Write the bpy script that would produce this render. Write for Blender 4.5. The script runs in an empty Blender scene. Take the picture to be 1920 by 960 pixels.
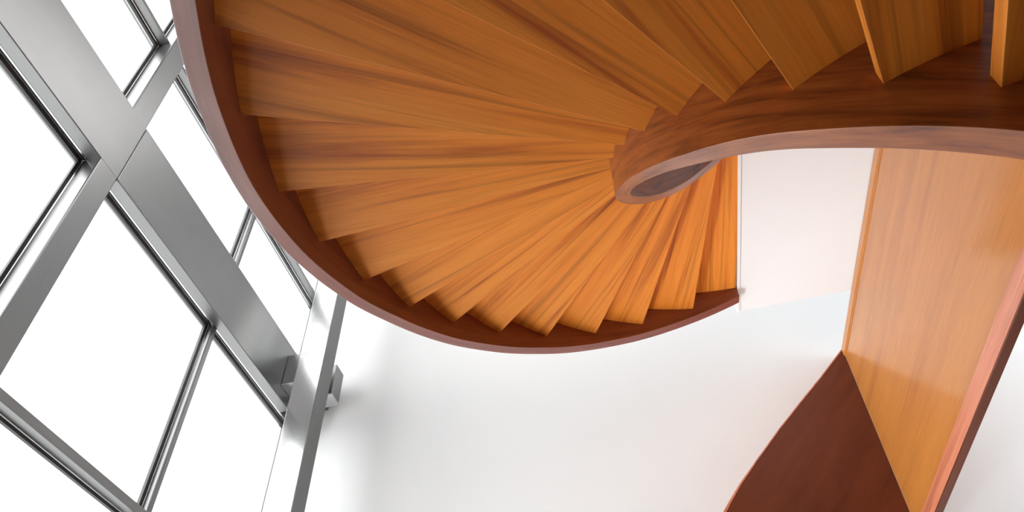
import bpy, bmesh, math, random
from mathutils import Vector, Matrix
C = bpy.context.scene.collection
scene = bpy.context.scene
rnd = random.Random(7)

# ---------------------------------------------------------------- camera
FPX = 1333.2281; PITCH = 0.65195177; ROLL = 0.02818988
PPX = -68.1434594; PPY = 376.404351          # principal point offset of the cropped photograph
cd = bpy.data.cameras.new('camera'); cam = bpy.data.objects.new('camera', cd); C.objects.link(cam)
cd.sensor_width = 36.0; cd.sensor_fit = 'HORIZONTAL'; cd.lens = FPX / 1920 * 36
cd.shift_x = -PPX / 1920; cd.shift_y = PPY / 1920; cd.clip_start = 0.02; cd.clip_end = 200
F = Vector((0, math.cos(PITCH), math.sin(PITCH))); R_ = Vector((1, 0, 0)); U_ = R_.cross(F)
c_, s_ = math.cos(ROLL), math.sin(ROLL)
Rr = c_ * R_ + s_ * U_; Ur = -s_ * R_ + c_ * U_
m = Matrix.Identity(4)
for i in range(3):
    m[i][0] = Rr[i]; m[i][1] = Ur[i]; m[i][2] = -F[i]
cam.matrix_world = m
scene.camera = cam

# ---------------------------------------------------------------- frame of the building: s along the window wall, n away from it
AZ = 0.2949785
S = Vector((math.sin(AZ), math.cos(AZ), 0)); N = Vector((math.cos(AZ), -math.sin(AZ), 0))
def W(s, n, z): return S * s + N * n + Vector((0, 0, z))

FLOOR = -1.55; CEIL = 8.3
GLASS = -3.40; FRONT = -3.23
WALL_S = 4.74; WALL_BACK = -4.0; WALL_N = 7.0
SLAB_Z = 4.2148

# ---------------------------------------------------------------- light
SKY = 5.8
w = bpy.data.worlds.new('sky'); scene.world = w; w.use_nodes = True
wt = w.node_tree; wg = wt.nodes.new('ShaderNodeNewGeometry'); wx = wt.nodes.new('ShaderNodeSeparateXYZ'); wr = wt.nodes.new('ShaderNodeValToRGB')
wt.links.new(wg.outputs['Incoming'], wx.inputs[0]); wm = wt.nodes.new('ShaderNodeMath'); wm.operation = 'MULTIPLY_ADD'
wm.inputs[1].default_value = -0.5; wm.inputs[2].default_value = 0.5
wt.links.new(wx.outputs['Z'], wm.inputs[0]); wt.links.new(wm.outputs[0], wr.inputs['Fac'])
wr.color_ramp.elements[0].position = 0.49; wr.color_ramp.elements[0].color = (0.42, 0.42, 0.42, 1)
wr.color_ramp.elements[1].position = 0.53; wr.color_ramp.elements[1].color = (1, 1, 1, 1)
wt.links.new(wr.outputs['Color'], wt.nodes['Background'].inputs[0])
wt.nodes['Background'].inputs[1].default_value = SKY
def area(name, s, n, z, sx, sy, power, direction, color=(1, 1, 1)):
    l = bpy.data.lights.new(name, 'AREA'); l.shape = 'RECTANGLE'; l.size = sx; l.size_y = sy; l.energy = power; l.color = color
    o = bpy.data.objects.new(name, l); C.objects.link(o); o.location = W(s, n, z)
    o.rotation_euler = direction.to_track_quat('-Z', 'Y').to_euler()
    return o
FILLS = 1
area('far_wall_fill', 2.9, -0.6, 8.1, 1.2, 5.5, 118, S * 0.5 + Vector((0, 0, -1)), (1.0, 0.985, 0.975))  # added fill, brightens the far wall
up = area('soffit_fill', 3.4, 1.4, -1.45, 1.8, 0.5, 7, Vector((0, 0, 1)) + S * 0.02 + N * 0.02, (0.86, 0.95, 1.0))  # added fill under the slab, brightens its soffit
up.data.spread = math.radians(40)
wf = area('stair_fill', 2.9, -2.7, -1.42, 2.4, 0.8, 42, S * 1.2 + N * 3.6 + Vector((0, 0, 5.0)), (0.90, 0.96, 1.0))  # added grazing fill for the far tread undersides
wf.data.spread = math.radians(66)
area('right_wall_fill', 2.4, 4.2, 4.1, 1.0, 3.0, 150, S + Vector((0, 0, -0.35)), (0.94, 0.97, 1.0))  # added fill, lifts the wall right of the panelling
scene.view_settings.view_transform = 'Standard'; scene.view_settings.look = 'None'
scene.view_settings.gamma = 1; scene.view_settings.use_curve_mapping = False
scene.view_settings.exposure = 0.0

# ---------------------------------------------------------------- materials
def nt(name):
    mt = bpy.data.materials.new(name); mt.use_nodes = True
    t = mt.node_tree; b = t.nodes['Principled BSDF']
    return mt, t, b
def plain(name, col, rough=0.6, metal=0.0, bump=0.0, var=0.03, scale=3):
    mt, t, b = nt(name)
    tc = t.nodes.new('ShaderNodeTexCoord'); no = t.nodes.new('ShaderNodeTexNoise'); no.inputs['Scale'].default_value = scale
    no.inputs['Detail'].default_value = 6
    t.links.new(tc.outputs['Object'], no.inputs['Vector'])
    mr = t.nodes.new('ShaderNodeMapRange'); mr.inputs['To Min'].default_value = 1 - var; mr.inputs['To Max'].default_value = 1 + var
    t.links.new(no.outputs['Fac'], mr.inputs['Value'])
    hs = t.nodes.new('ShaderNodeHueSaturation'); hs.inputs['Color'].default_value = (*col, 1)
    t.links.new(mr.outputs['Result'], hs.inputs['Value']); t.links.new(hs.outputs['Color'], b.inputs['Base Color'])
    b.inputs['Roughness'].default_value = rough; b.inputs['Metallic'].default_value = metal
    if bump:
        bp = t.nodes.new('ShaderNodeBump'); bp.inputs['Strength'].default_value = bump; bp.inputs['Distance'].default_value = 0.002
        n2 = t.nodes.new('ShaderNodeTexNoise'); n2.inputs['Scale'].default_value = 250
        t.links.new(tc.outputs['Object'], n2.inputs['Vector']); t.links.new(n2.outputs['Fac'], bp.inputs['Height'])
        t.links.new(bp.outputs['Normal'], b.inputs['Normal'])
    return mt
def brushed(name, col, rough=0.38):
    mt, t, b = nt(name)
    uv = t.nodes.new('ShaderNodeUVMap'); mp = t.nodes.new('ShaderNodeMapping')
    mp.inputs['Scale'].default_value = (1.2, 60, 1)
    t.links.new(uv.outputs['UV'], mp.inputs['Vector'])
    no = t.nodes.new('ShaderNodeTexNoise'); no.inputs['Scale'].default_value = 3; no.inputs['Detail'].default_value = 5
    t.links.new(mp.outputs['Vector'], no.inputs['Vector'])
    cl = t.nodes.new('ShaderNodeTexNoise'); cl.inputs['Scale'].default_value = 1.7; cl.inputs['Detail'].default_value = 2
    t.links.new(uv.outputs['UV'], cl.inputs['Vector'])
    ad = t.nodes.new('ShaderNodeMath'); ad.operation = 'ADD'
    t.links.new(no.outputs['Fac'], ad.inputs[0]); t.links.new(cl.outputs['Fac'], ad.inputs[1])
    mr = t.nodes.new('ShaderNodeMapRange'); mr.inputs['From Min'].default_value = 0.6; mr.inputs['From Max'].default_value = 1.4
    mr.inputs['To Min'].default_value = 0.93; mr.inputs['To Max'].default_value = 1.07
    t.links.new(ad.outputs[0], mr.inputs['Value'])
    hs = t.nodes.new('ShaderNodeHueSaturation'); hs.inputs['Color'].default_value = (*col, 1)
    t.links.new(mr.outputs['Result'], hs.inputs['Value']); t.links.new(hs.outputs['Color'], b.inputs['Base Color'])
    b.inputs['Metallic'].default_value = 1.0; b.inputs['Roughness'].default_value = rough
    return mt
def wood(name, light, mid, dark, rough=0.38, streak=(0.6, 13), stripe=0.35, coat=0.15, fine=0.25, coat_rough=0.25, spec=0.5):
    """grain runs along U (metres); V is across the grain"""
    mt, t, b = nt(name)
    L = t.links.new
    uv = t.nodes.new('ShaderNodeUVMap')
    mp = t.nodes.new('ShaderNodeMapping'); mp.inputs['Scale'].default_value = (streak[0], streak[1], 1)
    L(uv.outputs['UV'], mp.inputs['Vector'])
    n1 = t.nodes.new('ShaderNodeTexNoise'); n1.inputs['Scale'].default_value = 1.0; n1.inputs['Detail'].default_value = 4
    n1.inputs['Roughness'].default_value = 0.6; n1.inputs['Distortion'].default_value = 0.35
    L(mp.outputs['Vector'], n1.inputs['Vector'])
    mp2 = t.nodes.new('ShaderNodeMapping'); mp2.inputs['Scale'].default_value = (5, 170, 1)
    L(uv.outputs['UV'], mp2.inputs['Vector'])
    n2 = t.nodes.new('ShaderNodeTexNoise'); n2.inputs['Scale'].default_value = 1.0; n2.inputs['Detail'].default_value = 6
    L(mp2.outputs['Vector'], n2.inputs['Vector'])
    cr = t.nodes.new('ShaderNodeValToRGB')
    e = cr.color_ramp.elements
    e[0].position = 0.30; e[0].color = (*dark, 1); e[1].position = 0.70; e[1].color = (*light, 1)
    x = e.new(0.47); x.color = (*mid, 1)
    L(n1.outputs['Fac'], cr.inputs['Fac'])
    # narrow darker growth lines
    mp3 = t.nodes.new('ShaderNodeMapping'); mp3.inputs['Scale'].default_value = (0.55, 34, 1); mp3.inputs['Location'].default_value = (7.3, 2.1, 0)
    L(uv.outputs['UV'], mp3.inputs['Vector'])
    n3 = t.nodes.new('ShaderNodeTexNoise'); n3.inputs['Scale'].default_value = 1.0; n3.inputs['Detail'].default_value = 2; n3.inputs['Distortion'].default_value = 0.6
    L(mp3.outputs['Vector'], n3.inputs['Vector'])
    r3 = t.nodes.new('ShaderNodeMapRange'); r3.inputs['From Min'].default_value = 0.30; r3.inputs['From Max'].default_value = 0.46
    r3.inputs['To Min'].default_value = 1 - stripe; r3.inputs['To Max'].default_value = 1.0
    L(n3.outputs['Fac'], r3.inputs['Value'])
    r2 = t.nodes.new('ShaderNodeMapRange'); r2.inputs['From Min'].default_value = 0.3; r2.inputs['From Max'].default_value = 0.7
    r2.inputs['To Min'].default_value = 1 - fine * 0.5; r2.inputs['To Max'].default_value = 1 + fine * 0.3
    L(n2.outputs['Fac'], r2.inputs['Value'])
    mu = t.nodes.new('ShaderNodeMath'); mu.operation = 'MULTIPLY'
    L(r3.outputs['Result'], mu.inputs[0]); L(r2.outputs['Result'], mu.inputs[1])
    hs = t.nodes.new('ShaderNodeHueSaturation'); L(cr.outputs['Color'], hs.inputs['Color']); L(mu.outputs[0], hs.inputs['Value'])
    L(hs.outputs['Color'], b.inputs['Base Color'])
    b.inputs['Roughness'].default_value = rough
    b.inputs['Specular IOR Level'].default_value = spec
    b.inputs['Coat Weight'].default_value = coat; b.inputs['Coat Roughness'].default_value = coat_rough
    bp = t.nodes.new('ShaderNodeBump'); bp.inputs['Strength'].default_value = 0.12; bp.inputs['Distance'].default_value = 0.001
    L(n2.outputs['Fac'], bp.inputs['Height']); L(bp.outputs['Normal'], b.inputs['Normal'])
    return mt
M = dict(
    wall=plain('white_plaster', (0.885, 0.90, 0.905), 0.7, bump=0.05, var=0.01),
    wall_grey=plain('unseen_wall_grey', (0.22, 0.22, 0.225), 0.8, var=0.02),  # unseen walls kept dark to hold back bounce on the stair
    floor=plain('dark_floor', (0.10, 0.10, 0.102), 0.45, var=0.03),  # unseen floor darkened to cut light thrown up at the stair
    steel=brushed('brushed_steel', (0.25, 0.25, 0.25)),
    steel_lt=brushed('satin_aluminium', (0.60, 0.60, 0.60), 0.2),
    steel_shade=brushed('shaded_steel', (0.22, 0.22, 0.22), 0.5),  # darker steel, shade of the column front put into the colour
    gasket=plain('dark_rubber', (0.06, 0.06, 0.06), 0.5),
    tread=wood('warm_stair_wood', (0.88, 0.31, 0.042), (0.79, 0.25, 0.028), (0.44, 0.10, 0.013), rough=0.45, coat=0.08, stripe=0.3, fine=0.18, spec=0.3),
    inner=wood('inner_string_wood', (0.46, 0.135, 0.028), (0.33, 0.085, 0.018), (0.15, 0.034, 0.008), streak=(4.0, 26), stripe=0.25, coat=0.35),
    string=wood('red_mahogany', (0.27, 0.080, 0.040), (0.22, 0.062, 0.030), (0.15, 0.038, 0.020), streak=(1.2, 14), stripe=0.15, fine=0.2),
    panel=wood('golden_panel_wood', (0.66, 0.25, 0.045), (0.62, 0.225, 0.038), (0.53, 0.18, 0.030), rough=0.5, streak=(0.5, 9), stripe=0.04, coat=0.65, fine=0.3, coat_rough=0.14),
    edge=wood('laminated_edge_wood', (0.80, 0.40, 0.25), (0.68, 0.31, 0.18), (0.36, 0.13, 0.06), streak=(0.9, 90), stripe=0.25, coat=0.5, fine=0.2),
    sheen_edge=wood('sheen_edge_mahogany', (0.31, 0.10, 0.068), (0.26, 0.078, 0.052), (0.19, 0.052, 0.034), streak=(1.2, 18), stripe=0.12, coat=0.3, fine=0.2),  # pinker base stands in for sheen on the outer stringer's underside
    rail=wood('pink_rail_wood', (0.80, 0.30, 0.17), (0.72, 0.24, 0.13), (0.50, 0.14, 0.07), stripe=0.25, coat=0.4),
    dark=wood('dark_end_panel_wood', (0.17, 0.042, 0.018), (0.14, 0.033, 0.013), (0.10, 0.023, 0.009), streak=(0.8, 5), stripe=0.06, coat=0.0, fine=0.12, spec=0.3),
)
mt, t, b = nt('window_glass')
for n_ in list(t.nodes):
    if n_.type != 'OUTPUT_MATERIAL': t.nodes.remove(n_)
tr = t.nodes.new('ShaderNodeBsdfTransparent'); gl = t.nodes.new('ShaderNodeBsdfGlossy'); gl.inputs['Roughness'].default_value = 0.02
tr.inputs['Color'].default_value = (0.97, 0.98, 0.98, 1)
fr = t.nodes.new('ShaderNodeLayerWeight'); fr.inputs['Blend'].default_value = 0.5; mx = t.nodes.new('ShaderNodeMixShader')
pw = t.nodes.new('ShaderNodeMath'); pw.operation = 'POWER'; pw.inputs[1].default_value = 5.0
ml = t.nodes.new('ShaderNodeMath'); ml.operation = 'MULTIPLY_ADD'; ml.inputs[1].default_value = 0.6; ml.inputs[2].default_value = 0.03
t.links.new(fr.outputs['Facing'], pw.inputs[0]); t.links.new(pw.outputs[0], ml.inputs[0])
t.links.new(ml.outputs[0], mx.inputs[0]); t.links.new(tr.outputs[0], mx.inputs[1]); t.links.new(gl.outputs[0], mx.inputs[2])
t.links.new(mx.outputs[0], t.nodes['Material Output'].inputs['Surface'])
M['glass'] = mt

# ---------------------------------------------------------------- helpers
def obj(name, verts, faces, mat, parent=None, uvs=None, bevel=0, smooth=False, kind=None, label=None):
    me = bpy.data.meshes.new(name)
    bm = bmesh.new()
    vs = [bm.verts.new(v) for v in verts]
    uvl = bm.loops.layers.uv.new('UVMap')
    for fi, f in enumerate(faces):
        try: fc = bm.faces.new([vs[i] for i in f])
        except ValueError: continue
        fc.smooth = smooth
        if uvs:
            for lp, q in zip(fc.loops, uvs[fi]): lp[uvl].uv = q
    bmesh.ops.recalc_face_normals(bm, faces=bm.faces)
    bm.to_mesh(me); bm.free()
    me.materials.append(mat)
    o = bpy.data.objects.new(name, me); C.objects.link(o)
    if parent: o.parent = parent
    if bevel:
        md = o.modifiers.new('bevel', 'BEVEL'); md.width = bevel; md.segments = 2; md.limit_method = 'ANGLE'; md.angle_limit = math.radians(40)
    if kind: o['kind'] = kind
    if label: o['label'] = label
    return o
def box_sn(name, s0, s1, n0, n1, z0, z1, mat, parent=None, bevel=0, along=None, kind=None, label=None):
    """box aligned to the building; grain/brushing runs along its longest side"""
    d = (s1 - s0, n1 - n0, z1 - z0)
    if along is None: along = max(range(3), key=lambda i: d[i])
    cs = [(a, b_, c) for a in (s0, s1) for b_ in (n0, n1) for c in (z0, z1)]
    v = [W(*c) for c in cs]
    faces = [(0, 1, 3, 2), (4, 6, 7, 5), (0, 4, 5, 1), (2, 3, 7, 6), (0, 2, 6, 4), (1, 5, 7, 3)]
    off = rnd.uniform(0, 20)
    uvs = []
    for f in faces:
        rng = [max(cs[i][a] for i in f) - min(cs[i][a] for i in f) for a in range(3)]
        flat = min(range(3), key=lambda a: rng[a])
        ax = [a for a in range(3) if a != flat]
        u = along if along in ax else ax[0]; vv = [a for a in ax if a != u][0]
        uvs.append([(cs[i][u] + off, cs[i][vv] + off * 0.37 + flat * 3) for i in f])
    return obj(name, v, faces, mat, parent, uvs, bevel, kind=kind, label=label)
def prism_nz(name, pts, s0, s1, mat, parent=None, bevel=0, along=(0, 1)):
    """polygon in the n,z plane extruded along s"""
    n = len(pts); v = [W(s0, a, z) for a, z in pts] + [W(s1, a, z) for a, z in pts]
    faces = [tuple(range(n)), tuple(range(2 * n - 1, n - 1, -1))]; uvs = []
    off = rnd.uniform(0, 9)
    def q(a, z): return (a * along[0] + z * along[1] + off, a * along[1] - z * along[0] + off)
    uvs.append([q(*pts[i]) for i in range(n)]); uvs.append([q(*pts[i]) for i in range(n - 1, -1, -1)])
    acc = 0
    for i in range(n):
        j = (i + 1) % n; l = math.dist(pts[i], pts[j])
        faces.append((i, j, n + j, n + i)); uvs.append([(acc, 0), (acc + l, 0), (acc + l, s1 - s0), (acc, s1 - s0)]); acc += l
    return obj(name, v, faces, mat, parent, uvs, bevel)
def empty(name, loc, label=None, cat=None, group=None, kind=None):
    o = bpy.data.objects.new(name, None); C.objects.link(o); o.location = loc; o.empty_display_size = 0.2
    if label: o['label'] = label
    if cat: o['category'] = cat
    if group: o['group'] = group
    if kind: o['kind'] = kind
    return o
def adopt(root):
    """children were written in world coordinates"""
    bpy.context.view_layer.update()
    inv = root.matrix_world.inverted()
    for ch in root.children: ch.matrix_parent_inverse = inv

# ---------------------------------------------------------------- room shell
def struct(name, *a, **k): return box_sn(name, *a, kind='structure', **k)
struct('floor', WALL_BACK - .2, WALL_S + .2, GLASS - .1, WALL_N + .2, FLOOR - 0.3, FLOOR, M['floor'])
struct('ceiling', WALL_BACK - .2, WALL_S + .2, GLASS - .1, WALL_N + .2, CEIL, CEIL + 0.3, M['wall'])
struct('wall_far', WALL_S, WALL_S + 0.2, GLASS - .1, WALL_N + .2, FLOOR, CEIL, M['wall'])
struct('wall_right', WALL_BACK, WALL_S, WALL_N, WALL_N + 0.2, FLOOR, CEIL, M['wall_grey'])
struct('wall_near', WALL_BACK - 0.2, WALL_BACK, GLASS - .1, WALL_N + .2, FLOOR, CEIL, M['wall_grey'])
struct('wall_left_blocker', WALL_BACK, 0.24, GLASS - 0.2, GLASS + 0.05, FLOOR, CEIL, M['wall_grey'])  # unseen wall added to block window light from the near treads
# upper floor slab: its left side meets the head of the stair, its far side stops short of the far wall
sl = [(2.28, 0.845), (4.02, 0.845), (4.02, WALL_N), (WALL_BACK, WALL_N), (WALL_BACK, 3.4), (2.28, 3.4)]
v = [W(s, n, SLAB_Z) for s, n in sl] + [W(s, n, SLAB_Z + 0.34) for s, n in sl]
k = len(sl)
obj('ceiling_landing', v, [tuple(range(k)), tuple(range(2 * k - 1, k - 1, -1))] + [(i, (i + 1) % k, k + (i + 1) % k, k + i) for i in range(k)], M['wall'], kind='structure')
struct('trim_1', 2.28, 4.02, 0.826, 0.845, SLAB_Z - 0.012, SLAB_Z + 0.34, M['wall'])

# ---------------------------------------------------------------- window wall
win = empty('window_1', W(0, GLASS, FLOOR), kind='structure')
mull = [(0.24, 0.29), (1.765, 1.93), (3.29, 3.34)]
trans = [(-1.55, -1.47), (0.62, 0.69), (2.505, 2.575), (6.24, 6.275), (8.2, 8.3)]
for a, b_ in mull:
    wide = b_ - a > 0.1
    fn = FRONT - 0.001 if wide else -3.33
    for z0, z1 in ((FLOOR, 4.49), (5.09, CEIL)):
        mm = box_sn('mullion', a, b_, GLASS - 0.06, fn, z0, z1, M['steel'], win, 0.010)
        box_sn('glazing_bead', a - 0.012, b_ + 0.012, GLASS - 0.03, GLASS + 0.028, z0, z1, M['steel_lt'], mm, 0.004)
for a, b_ in trans:
    edges = mull + [(4.66, 4.66)]
    for i in range(len(edges) - 1):
        s0, s1 = edges[i][1], edges[i + 1][0]
        if s1 - s0 < 0.2: continue
        mm = box_sn('transom', s0, s1, GLASS - 0.06, -3.30, a, b_, M['steel'], win, 0.005)
        box_sn('glazing_bead', s0, s1, GLASS - 0.03, GLASS + 0.028, a - 0.014, b_ + 0.014, M['steel_lt'], mm, 0.004)
for i_ in range(3):
    s0_, s1_ = ((0.29, 1.765), (1.93, 3.29), (3.34, 4.66))[i_]
    mm = box_sn('beam_casing', s0_, s1_, GLASS - 0.06, -3.332, 4.478, 5.10, M['steel'], win, 0.004)
    box_sn('glazing_bead', s0_, s1_, GLASS - 0.03, GLASS + 0.028, 4.466, 4.478, M['steel_lt'], mm, 0.003)
    box_sn('drip_bead', s0_, s1_, -3.352, -3.334, 4.456, 4.478, M['steel_lt'], mm, 0.003)
box_sn('jamb_gasket', 4.650, 4.668, GLASS - 0.02, GLASS + 0.035, FLOOR, 8.2, M['gasket'], win)
box_sn('jamb', 4.66, 4.72, GLASS - 0.08, GLASS + 0.02, FLOOR, CEIL, M['steel'], win, 0.004)
box_sn('side_cladding', 4.722, WALL_S, GLASS - 0.08, GLASS, FLOOR, CEIL, M['wall'], win)
rows = [(-1.47, 0.62), (0.69, 2.505), (2.575, 4.47), (5.10, 6.24), (6.275, 8.2)]
edges = mull + [(4.66, 4.66)]
for i in range(len(edges) - 1):
    s0, s1 = edges[i][1], edges[i + 1][0]
    for z0, z1 in rows:
        p = box_sn('glass_pane', s0 + 0.004, s1 - 0.004, GLASS - 0.006, GLASS + 0.006, z0 + 0.004, z1 - 0.004, M['glass'], win)
        g = 0.018; o_ = 0.030
        rect = [(s0, z0), (s1, z0), (s1, z1), (s0, z1)]
        # dark rubber gasket, a thin picture frame
        vs, fs = [], []
        for nn in (GLASS - 0.012, GLASS + 0.012):
            for (x, z) in rect: vs.append(W(x, nn, z))
            for (x, z), (dx, dz) in zip(rect, ((1, 1), (-1, 1), (-1, -1), (1, -1))): vs.append(W(x + dx * (g + .012), nn, z + dz * (g + .012)))
        for q in range(4):
            r = (q + 1) % 4
            fs += [(q, r, 4 + r, 4 + q), (8 + q, 8 + r, 12 + r, 12 + q), (4 + q, 4 + r, 12 + r, 12 + q), (q, r, 8 + r, 8 + q)]
        obj('gasket', vs, fs, M['gasket'], p)

beam = box_sn('steel_beam', 0.2, 1.9292, -3.33, FRONT, 4.447, 5.13, M['steel'], None, 0.006)
beam['label'] = 'wide grey steel beam, upper left length above the joint line, crossing the glazing'
beam['category'] = 'beam'; beam['kind'] = 'thing'; beam['group'] = 'lengths of the wide grey beam'
beam = box_sn('steel_beam', 1.9308, 4.44, -3.33, FRONT, 4.447, 5.13, M['steel'], None, 0.006)
beam['label'] = 'wide grey steel beam, lower right length running from the joint line to the column bracket'
beam['category'] = 'beam'; beam['kind'] = 'thing'; beam['group'] = 'lengths of the wide grey beam'

# column standing free of the glass, with its bracket behind
col = empty('steel_column', W(4.09, -2.81, FLOOR), 'tall brushed steel column at right end of the window wall, its front face coloured darker for shade', 'column')
box_sn('shaft', 4.0, 4.183, -2.938, -2.684, FLOOR, 4.70, M['steel_lt'], col, 0.002)
box_sn('shaft', 4.0, 4.183, -2.938, -2.684, 4.7015, CEIL, M['steel_lt'], col, 0.002)
box_sn('front_shade', 4.001, 4.182, -2.683, -2.678, FLOOR, CEIL, M['steel_shade'], col, 0.001)  # thin plate added to darken the column's shaded front face
col['kind'] = 'thing'
adopt(col)
br = empty('column_bracket', W(4.4, -3.1, 4.58), 'boxy steel bracket behind the column where the wide beam ends', 'bracket')
box_sn('front_block', 4.22, 4.37, FRONT + 0.002, -2.85, 4.59, 4.98, M['steel'], br, 0.004)
box_sn('front_flange', 4.212, 4.375, FRONT + 0.002, -2.845, 4.58, 4.59, M['steel_lt'], br, 0.002)
box_sn('web', 4.375, 4.46, FRONT + 0.002, -3.02, 4.60, 4.96, M['steel'], br, 0.003)
box_sn('rear_block', 4.46, 4.62, FRONT + 0.002, -2.822, 4.60, 4.99, M['steel'], br, 0.004)
box_sn('rear_flange', 4.455, 4.625, FRONT + 0.002, -2.815, 4.588, 4.60, M['steel_lt'], br, 0.002)
box_sn('wall_tie', 4.62, WALL_S, -3.18, -3.0, 4.66, 4.92, M['steel'], br, 0.003)
adopt(br)

# ---------------------------------------------------------------- spiral stair
AX, AY = 1.3038176, 1.3324152
Z0 = 1.3248012; RISE = 0.17; TH0 = -2.0455103; DTH = -0.17309495
RI, RO = 0.8182, 2.1265
K_LO, K_HI = -16, 17
def hp(R, k, dz=0.0):
    t_ = TH0 + DTH * k
    return Vector((AX + R * math.cos(t_), AY + R * math.sin(t_), Z0 + RISE * k + dz))
def interp(x, tab):
    if x <= tab[0][0]: return tab[0][1]
    for (a, fa), (b_, fb) in zip(tab, tab[1:]):
        if x <= b_:
            u = (x - a) / (b_ - a); u = u * u * (3 - 2 * u); return fa + (fb - fa) * u
    return tab[-1][1]
OUT_D = [(3, -0.125), (4.74, -0.139), (5.7, -0.152), (6.7, -0.166), (7.6, -0.161), (9, -0.147), (10, -0.131), (11, -0.131), (12, -0.122), (13.1, -0.113), (14.7, -0.101), (16, -0.094), (17.1, -0.094)]
IN_D = [(0, -0.157), (2.2, -0.178), (4.6, -0.201), (6, -0.202), (10, -0.195), (12, -0.205), (13.5, -0.207), (14.6, -0.193), (16, -0.18)]
stair = empty('spiral_staircase', Vector((AX, AY, FLOOR)), 'curved mahogany and orange wood staircase sweeping overhead, seen from underneath', 'staircase')

def string(name, r0, r1, k0, k1, dtab, top, mat, edge, per=10):
    ks = [k0 + (k1 - k0) * i / int((k1 - k0) * per) for i in range(int((k1 - k0) * per) + 1)]
    verts, faces, uvs = [], [], []
    for k in ks:
        d = interp(k, dtab)
        zb = max(Z0 + RISE * k + d, FLOOR); zt = max(Z0 + RISE * k + top, FLOOR + .02)
        for R, z in ((r0, zb), (r1, zb), (r1, zt), (r0, zt)):
            t_ = TH0 + DTH * k
            verts.append(Vector((AX + R * math.cos(t_), AY + R * math.sin(t_), z)))
    step = math.hypot(DTH * (r0 + r1) / 2, RISE) / per
    hs = (0, r1 - r0, r1 - r0 + top + .15, 2 * (r1 - r0) + top + .15, 2 * (r1 - r0) + 2 * (top + .15))
    for i in range(len(ks) - 1):
        for j in range(4):
            a = i * 4 + j; b_ = i * 4 + (j + 1) % 4
            faces.append((a, b_, b_ + 4, a + 4))
            uvs.append([(i * step, hs[j]), (i * step, hs[j + 1]), ((i + 1) * step, hs[j + 1]), ((i + 1) * step, hs[j])])
    n = len(ks) * 4
    faces.append((0, 1, 2, 3)); uvs.append([(0, 0), (.05, 0), (.05, .3), (0, .3)])
    faces.append((n - 4, n - 3, n - 2, n - 1)); uvs.append([(0, 0), (.05, 0), (.05, .3), (0, .3)])
    o = obj(name, verts, faces, mat, stair, uvs, smooth=True)
    o.data.materials.append(edge)
    for p in o.data.polygons:
        if p.normal.z < -0.8: p.material_index = 1
    md = o.modifiers.new('bevel', 'BEVEL'); md.width = 0.0025; md.segments = 2; md.limit_method = 'ANGLE'; md.angle_limit = math.radians(50)
    md.harden_normals = True
    return o
TOP = 0.32
os_ = string('outer_stringer', RO, 2.194, K_LO - 1, K_HI + 0.02, OUT_D, TOP, M['string'], M['sheen_edge'])
os_['label'] = 'dark reddish outer stringer'
is_ = string('inner_stringer', 0.767, 0.826, K_LO - 1, K_HI + 0.02, IN_D, 0.95, M['inner'], M['edge'])

THICK = 0.050; NOSE = 0.031
OFF = {5: .065, 6: .014, 7: .085, 8: .075, 9: .09, 10: .09, 11: .04, 12: .03, 13: .03, 14: .058, 15: .043, 16: .096, 17: 0.0}
def line_pt(k, R, shift):
    """point on the back line of tread k at radius R, pushed sideways (towards the lower steps) by shift metres"""
    t_ = TH0 + DTH * k
    p = Vector((AX + R * math.cos(t_), AY + R * math.sin(t_), 0))
    tang = Vector((-math.sin(t_), math.cos(t_), 0)) * (-1 if DTH > 0 else 1)
    return p + tang * shift
def plate(name, k_back, sh_b, k_front, sh_f, ob, of, z0, z1, mat, rin, rout, bevel):
    """flat board between two radial lines, closed by arcs at the stringers"""
    def ends(k, sh, o):
        a = line_pt(k, rin, sh); b_ = line_pt(k + o, rout, sh); return a, b_
    a0, b0 = ends(k_back, sh_b, ob); a1, b1 = ends(k_front, sh_f, of)
    cen = Vector((AX, AY, 0))
    def arc(p, q, R, n):
        tp = math.atan2(p.y - AY, p.x - AX); tq = math.atan2(q.y - AY, q.x - AX)
        while tq - tp > math.pi: tq -= 2 * math.pi
        while tq - tp < -math.pi: tq += 2 * math.pi
        return [cen + Vector((R * math.cos(tp + (tq - tp) * i / n), R * math.sin(tp + (tq - tp) * i / n), 0)) for i in range(n + 1)]
    loop = arc(a0, a1, rin, 4) + list(reversed(arc(b0, b1, rout, 8)))
    n = len(loop)
    mid = (a0 + b0 + a1 + b1) / 4; ur = ((b0 + b1) / 2 - (a0 + a1) / 2).normalized(); vr = Vector((-ur.y, ur.x, 0))
    off = rnd.uniform(0, 40); off2 = rnd.uniform(0, 40); fan = rnd.uniform(-0.06, 0.06)
    def q(p):
        d = p - mid; u = d.dot(ur); return (u + off, d.dot(vr) * (1 - 0.10 * u) + fan * u + off2)
    verts = [Vector((p.x, p.y, z0)) for p in loop] + [Vector((p.x, p.y, z1)) for p in loop]
    faces = [tuple(range(n)), tuple(range(2 * n - 1, n - 1, -1))]
    uvs = [[q(p) for p in loop], [q(p) for p in reversed(loop)]]
    for i in range(n):
        j = (i + 1) % n
        faces.append((i, j, n + j, n + i))
        (u0, v0), (u1, v1) = q(loop[i]), q(loop[j])
        uvs.append([(u0, v0), (u1, v1), (u1, v1 + z1 - z0), (u0, v0 + z1 - z0)])
    return obj(name, verts, faces, mat, stair, uvs, bevel)
RIN_T, ROUT_T = 0.822, RO + 0.01
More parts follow.
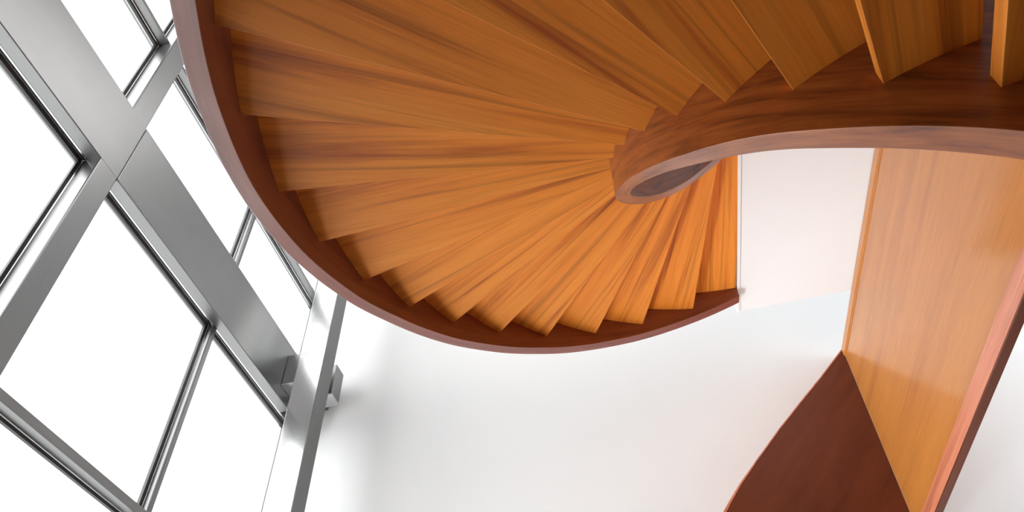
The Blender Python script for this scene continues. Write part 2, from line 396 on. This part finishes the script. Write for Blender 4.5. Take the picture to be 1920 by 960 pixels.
for k in range(K_LO, K_HI + 1):
    zb = Z0 + RISE * k
    if zb < FLOOR + 0.02: continue
    ob = OFF.get(k, 0.03); of = OFF.get(k - 1, 0.03)
    plate('tread', k, 0, k - 1, NOSE, ob, of, zb, zb + THICK, M['tread'], RIN_T, ROUT_T, 0.0015)
adopt(stair)

# ---------------------------------------------------------------- wood panelling under the upper floor, right side
PN = 1.64; PS0 = 1.2; PS1 = 4.636
pan = empty('wood_panelling', W(PS1, PN, 2.42), 'long glossy golden wood panel with a pinkish bottom rail hanging on the right', 'panelling')
box_sn('panel', PS0, PS1, PN, PN + 0.055, 2.54, 4.12, M['panel'], pan, 0.002)
bm_ = box_sn('bottom_rail', PS0, PS1, PN - 0.006, PN + 0.037, 2.425, 2.54, M['rail'], pan, 0.002, label='pinkish bottom rail')
box_sn('bottom_shade', PS0, PS1, PN - 0.004, PN + 0.040, 2.413, 2.425, M['dark'], pan, 0.001, label='underside of the rail, its shade put in as dark brown')  # dark strip added in place of the rail's unlit bottom face
box_sn('top_trim', PS0, PS1, PN - 0.012, PN + 0.055, 4.135, SLAB_Z - 0.002, M['panel'], pan, 0.006)
box_sn('trim_bead', PS0, PS1, PN - 0.006, PN + 0.05, 4.12, 4.135, M['panel'], pan, 0.004)
adopt(pan)
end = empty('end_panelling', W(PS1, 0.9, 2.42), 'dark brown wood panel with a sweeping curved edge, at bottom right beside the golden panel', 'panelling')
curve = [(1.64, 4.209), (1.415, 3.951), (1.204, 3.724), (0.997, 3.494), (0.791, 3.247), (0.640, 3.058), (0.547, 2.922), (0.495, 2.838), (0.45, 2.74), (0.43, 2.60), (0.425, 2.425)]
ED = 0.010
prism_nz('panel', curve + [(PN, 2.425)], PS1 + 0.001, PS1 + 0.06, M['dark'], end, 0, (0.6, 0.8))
# lighter lipping following the curved edge
outer = []
for i, (a, z) in enumerate(curve):
    p0 = curve[max(i - 1, 0)]; p1 = curve[min(i + 1, len(curve) - 1)]
    dx, dz = p1[0] - p0[0], p1[1] - p0[1]; l = math.hypot(dx, dz); w_ = 0.009 + 0.022 * max(0, (i - 4) / 6)
    outer.append((a + dz / l * w_, z - dx / l * w_))
prism_nz('lipping', outer + list(reversed(curve)), PS1 - 0.002, PS1 + 0.062, M['rail'], end)
adopt(end)
adopt(win)
